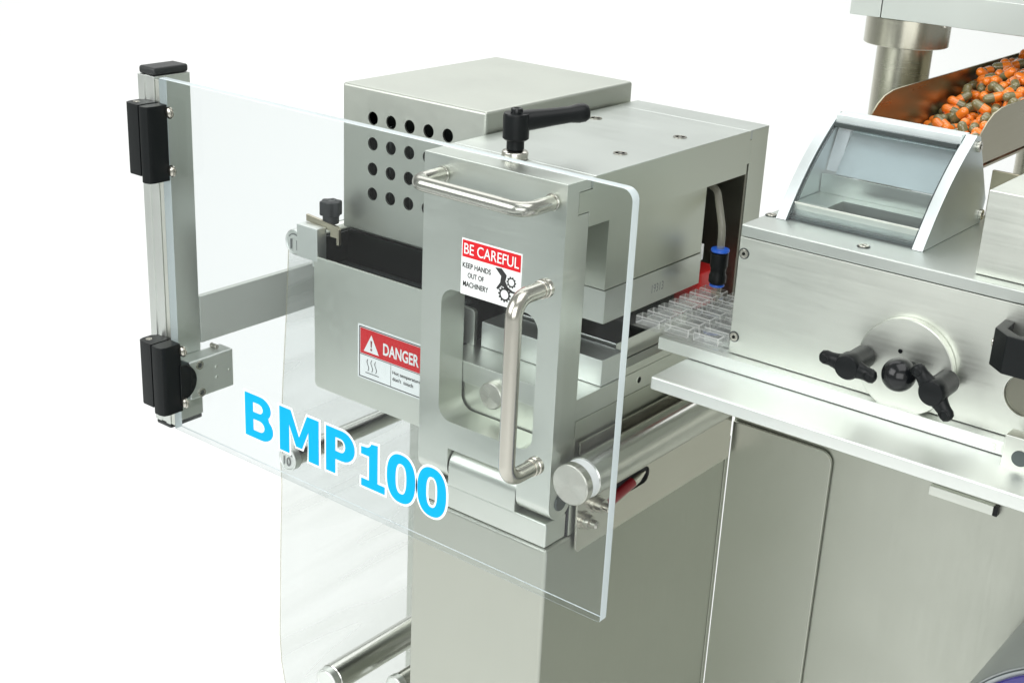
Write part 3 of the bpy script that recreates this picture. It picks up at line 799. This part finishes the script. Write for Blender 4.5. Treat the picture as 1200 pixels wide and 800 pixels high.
# ================================================================== OVERHEAD FRAME
of = thing('overhead_frame', (0.422, 0.5, -0.2), 'overhead plate carried on a thick round steel post with collar', 'machine frame')
part('post', cyl('Z', 0.4222, 0.500, 0.0245, -0.30, 0.0360, 0.0005, 56), 'post_steel', of)
part('collar', cyl('Z', 0.4222, 0.500, 0.0372, 0.0350, 0.0597, 0.0006, 56), 'post_steel', of)
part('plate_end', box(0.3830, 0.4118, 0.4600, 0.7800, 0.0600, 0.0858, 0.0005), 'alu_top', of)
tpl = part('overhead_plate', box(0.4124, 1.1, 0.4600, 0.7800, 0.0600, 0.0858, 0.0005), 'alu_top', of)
part('bowl_rim', lathe('Z', 0.60, 0.58, [(0, 0.0862), (0.075, 0.0862), (0.080, 0.0875), (0.080, 0.099), (0.074, 0.100), (0, 0.094)], 56), 'dark_steel', of)
part('collar_screw', cyl('Z', 0.4640, 0.478, 0.0035, 0.0565, 0.0598, 0.0003, 20), 'screw', of)
part('rear_post', cyl('Z', 0.4790, 0.735, 0.0160, -0.3, 0.0598, 0.0005, 40), 'post_steel', of)

# ================================================================== FILM ROLL (lower right)
fr = thing('film_roll', (0.77, 0.27, -0.57), 'grey film roll with dark blue end face below the table', 'film roll')
rx, rz, rr = 0.7700, -0.4460, 0.1220
part('wound_film', lathe('Y', rx, rz, [(0, 0.202), (rr-0.001, 0.202), (rr, 0.2035), (rr, 0.3300), (0, 0.3300)], 96), 'foil_roll', fr)
part('end_disc', lathe('Y', rx, rz, [(0, 0.198), (rr-0.0066, 0.198), (rr-0.0056, 0.199), (rr-0.0056, 0.2018), (0, 0.2018)], 96), 'indigo', fr)
part('end_ring', plate('Y', [circle(rx, rz, rr-0.0018, 96), circle(rx, rz, rr-0.0026, 96)], 0.2005, 0.2018, 0.0002), 'dark_steel', fr)

# ================================================================== SAFETY GUARD
sgd = thing('safety_guard', (-0.016, 0.019, -0.32), 'clear acrylic guard panel lettered BMP100 on black hinges and aluminium post', 'guard panel')
PT = 0.0084
po = rrect(0.0, 0.467, -0.3155, -0.0010, [0.0085, 0.001, 0.001, 0.0025], 8)
pm = plate('Y', [po], 0.0, PT, 0.0012)
panel = part('acrylic_panel', pm, 'acrylic', sgd)
panel.data.materials.append(MAT['acrylic_edge'])
for f in panel.data.polygons:
    if abs(f.normal.y) < 0.9 and not (f.normal.z < -0.9 and abs(f.normal.y) < 0.1): f.material_index = 1
# model lettering, each letter with a white outline
def arc(cx, cy, rx, ry, a0, a1, n=12):
    return [(cx+rx*math.cos(math.radians(a0+(a1-a0)*k/n)), cy+ry*math.sin(math.radians(a0+(a1-a0)*k/n))) for k in range(n+1)]
GLYPH = {
    'B': [[(0, 0), (0, 1)]+[(0.52, 1)]+arc(0.55, 0.745, 0.38, 0.255, 80, -42)+arc(0.58, 0.285, 0.42, 0.285, 48, -90)+[(0.50, 0)],
          [(0.29, 0.60), (0.29, 0.825), (0.46, 0.825)]+arc(0.50, 0.712, 0.15, 0.112, 90, -90, 8)+[(0.46, 0.60)],
          [(0.29, 0.175), (0.29, 0.435), (0.48, 0.435)]+arc(0.52, 0.305, 0.18, 0.13, 90, -90, 8)+[(0.48, 0.175)]],
    'M': [[(0, 0), (0, 1), (0.29, 1), (0.5, 0.44), (0.71, 1), (1, 1), (1, 0), (0.745, 0), (0.745, 0.67), (0.575, 0.22), (0.425, 0.22), (0.245, 0.68), (0.245, 0)]],
    'P': [[(0, 0), (0, 1), (0.50, 1)]+arc(0.56, 0.665, 0.43, 0.335, 90, -90)+[(0.50, 0.33), (0.32, 0.33), (0.32, 0)],
          [(0.32, 0.51), (0.32, 0.82), (0.48, 0.82)]+arc(0.51, 0.665, 0.16, 0.155, 90, -90, 8)+[(0.48, 0.51)]],
    '1': [[(0.04, 0), (0.04, 0.165), (0.36, 0.165), (0.36, 0.70), (0.03, 0.70), (0.03, 0.86)]+arc(0.20, 1.02, 0.25, 0.15, -80, -15, 6)+[(0.70, 1), (0.70, 0.165), (1, 0.165), (1, 0)]],
    '0': [[(0.5+0.5*math.copysign(abs(math.cos(t))**0.85, math.cos(t)), 0.5+0.5*math.copysign(abs(math.sin(t))**0.85, math.sin(t))) for t in [2*math.pi*k/44 for k in range(44)]],
          [(0.5+0.195*math.copysign(abs(math.cos(t))**0.8, math.cos(t)), 0.5+0.315*math.copysign(abs(math.sin(t))**0.8, math.sin(t))) for t in [2*math.pi*k/36 for k in range(36)]]],
}
def offset_loop(lp, d, hole):
    n = len(lp)
    ar = sum(lp[i][0]*lp[(i+1) % n][1]-lp[(i+1) % n][0]*lp[i][1] for i in range(n))
    sg_ = (1 if ar > 0 else -1)*(-1 if hole else 1)
    out = []
    for i in range(n):
        p0, p1, p2 = Vector(lp[i-1]), Vector(lp[i]), Vector(lp[(i+1) % n])
        a = (p1-p0); b = (p2-p1)
        if a.length < 1e-7: a = b
        if b.length < 1e-7: b = a
        n1 = Vector((a.y, -a.x)).normalized(); n2 = Vector((b.y, -b.x)).normalized()
        m_ = (n1+n2)
        if m_.length < 1e-3: m_ = n1
        m_.normalize()
        k = 1/max(0.5, m_.dot(n1))
        out.append(tuple(p1+m_*d*k*sg_))
    return out
let = [('B', 0.0970, 0.1312), ('M', 0.1395, 0.1855), ('P', 0.1940, 0.2265), ('1', 0.2325, 0.2590), ('0', 0.2612, 0.2908), ('0', 0.2932, 0.3222)]
for ch, a, b in let:
    z0, z1 = (-0.2892, -0.2482) if ch == '0' else (-0.2885, -0.2490)
    loops = [[(a+u*(b-a), z0+v*(z1-z0)) for u, v in lp] for lp in GLYPH[ch]]
    l_ = part('letter', plate('Y', loops, -0.0007, -0.0010, 0), 'cyan_vinyl', sgd)
    part('outline', plate('Y', [offset_loop(lp, 0.0019, i > 0) for i, lp in enumerate(loops)], -0.0002, -0.0005, 0), 'white_vinyl', l_)
# warning sticker
wx0, wx1, wz0, wz1 = 0.3293, 0.3828, -0.1033, -0.0624
ws = part('warning_sticker', box(wx0, wx1, -0.0004, -0.0001, wz0, wz1, 0), 'white_print', sgd, 'red and white sticker reading BE CAREFUL')
T = -0.0006
part('red_band', flat(wx0+0.0009, wx1-0.0009, -0.0757, wz1-0.0011, T), 'red_print', ws)
part('sticker_heading', text('BE CAREFUL', 'Y', wx0+0.0027, wx1-0.0022, -0.0733, -0.0655, T-0.0003, 0.004), 'white_print', ws)
for s_, a, b, z0, z1 in (('KEEP HANDS', 0.3307, 0.3562, -0.0836, -0.0797), ('OUT OF', 0.3356, 0.3502, -0.0903, -0.0865), ('MACHINERY', 0.3315, 0.3545, -0.0972, -0.0932)):
    part('sticker_lettering', text(s_, 'Y', a, b, z0, z1, T, 0.012), 'black_print', ws)
def gear(cu, cv, r, n):
    out = []
    for k in range(n):
        for da, q in ((-0.26, 1.0), (-0.20, 1.22), (0.20, 1.22), (0.26, 1.0)):
            a = 2*math.pi*(k+da)/n; out.append((cu+r*q*math.cos(a), cv+r*q*math.sin(a)))
    return plate('Y', [out, circle(cu, cv, r*0.74, 28)], T-0.0001, T, 0)
part('gear_pictogram', join(gear(0.3745, -0.0845, 0.0034, 10), gear(0.3690, -0.0945, 0.0046, 12)), 'black_print', ws)
part('hand_pictogram', join(prism('Y', [(0.3600, -0.0770), (0.3655, -0.0765), (0.3702, -0.0805), (0.3692, -0.0850), (0.3715, -0.0885), (0.3760, -0.0905), (0.3800, -0.0905), (0.3800, -0.0918), (0.3750, -0.0920), (0.3690, -0.0895), (0.3660, -0.0888), (0.3632, -0.0922), (0.3615, -0.0915), (0.3648, -0.0868), (0.3655, -0.0820)], T, T-0.0001, 0),), 'black_print', ws)
# bow handle on the panel
hx = 0.4045
hp = fillet([(hx, -0.001, -0.0805), (hx, -0.0350, -0.0805), (hx, -0.0350, -0.2125), (hx, -0.001, -0.2125)], 0.0130)
gh = part('grab_handle', tube(hp, 0.0058, 24), 'steel_tube', sgd, 'polished vertical grab handle near the free edge of the panel')
for z in (-0.0805, -0.2125):
    part('ferrule', lathe('Y', hx, z, [(0, -0.0002), (0.0066, -0.0002), (0.0068, -0.0008), (0.0068, -0.0036), (0.0061, -0.0042), (0.0061, -0.0056), (0.0064, -0.0060), (0.0064, -0.0078), (0.0058, -0.0082)], 28), 'steel_tube', gh)
# post
cx0, cx1, cyb = -0.0270, -0.0058, 0.0375
pprof = [(cx0, 0.0), (cx0+0.0085, 0.0), (cx0+0.0085, 0.0012), (cx1-0.0060, 0.0012), (cx1-0.0060, 0.0), (cx1, 0.0), (cx1, cyb), (cx0, cyb)]
pst = part('guard_post', prism('Z', pprof, -0.3135, -0.0010, 0.0006), 'post_alu', sgd)
part('end_cap', box(cx0+0.0006, cx1-0.0006, 0.0008, cyb-0.0006, -0.0009, 0.0058, 0.0022, 3), 'black_cap', pst)
part('end_cap', box(cx0+0.0006, cx1-0.0006, 0.0008, cyb-0.0006, -0.3180, -0.3136, 0.0014, 2), 'black_cap', pst)
part('seal_strip', box(cx1+0.0003, -0.0004, 0.0010, 0.0070, -0.3130, -0.0030, 0.0004), 'alu', sgd)
arm = part('support_arm', box(-0.0110, -0.0048, cyb+0.0002, 0.3440, -0.2448, -0.2005, 0.0010), 'arm_alu', sgd)
# hinges
def hinge(z0, z1, xr=0.0105):
    y0 = -0.0215
    xl, xm = -0.0195, -0.0005
    body = [(xm, -0.0004), (xm, y0+0.002), (xm+0.001, y0+0.0005), (xr-0.006, y0), (xr-0.0015, y0+0.0016), (xr, y0+0.006), (xr, -0.0004)]
    h = part('hinge', prism('Z', body, z0, z1, 0.0005, 2, 40), 'black_plastic', sgd)
    leaf = [(xl+0.004, -0.0004), (xl, -0.006), (xl, y0+0.007), (xl+0.0015, y0+0.0025), (xl+0.005, y0+0.0004), (xm-0.0002, y0+0.0004), (xm-0.0002, -0.0004)]
    part('hinge_leaf', prism('Z', leaf, z0+0.0050, z1+0.0006, 0.0004, 2, 40), 'black_plastic', h)
    part('hinge_pin', cyl('Z', xl+0.0065, y0+0.0085, 0.0028, z1+0.0002, z1+0.0010, 0.0003, 24), 'screw', h)
    for z in (z1-0.012, z1-0.052): 
        part('leaf_joint', box(xl+0.0046, xm-0.0010, y0+0.0008, y0+0.0030, z, z+0.0005, 0), 'black_gloss', h)
    for z in (z1-0.0062, z0+0.0090):
        s = part('hinge_screw', lathe('Y', xr+0.0033, z, [(0, -0.0002), (0.0050, -0.0002), (0.0050, -0.0012), (0.0042, -0.0014), (0.0040, -0.0026), (0.0026, -0.0036), (0, -0.0038)], 24), 'screw', h)
    return h
hinge(-0.0850, -0.0212)
hinge(-0.2935, -0.2296, 0.0138)
# latch block behind the panel, with round black knob
lb = part('latch_block', box(-0.0052, 0.0130, 0.0092, 0.0590, -0.2872, -0.2508, 0.0016, 3), 'bright', sgd)
dk = [(-0.0030+0.0180*math.cos(math.radians(t)), -0.2665+0.0172*math.sin(math.radians(t))) for t in range(-90, 91, 9)]
part('latch_knob', prism('X', dk, 0.0132, 0.0156, 0.0006, 2, 40), 'black_gloss', lb)
for y, z in ((0.0200, -0.2560), (0.0215, -0.2825)): 
    s = part('latch_screw', plate('X', [circle(y, z, 0.0040, 24), circle(y, z, 0.0024, 12)], 0.0131, 0.0143, 0.0003), 'screw', lb)
    part('screw_socket', cyl('X', y, z, 0.0024, 0.0131, 0.0134, 0, 6), 'dark_steel', s)
for y, z in ((0.0390, -0.2630), (0.0395, -0.2730), (0.0540, -0.2700)):
    part('dowel', cyl('X', y, z, 0.0016, 0.0129, 0.0134, 0.0002, 14), 'alu', lb)
part('latch_stem', cyl('X', 0.0480, -0.2490, 0.0022, -0.0040, 0.0040, 0.0002, 12), 'screw', lb)
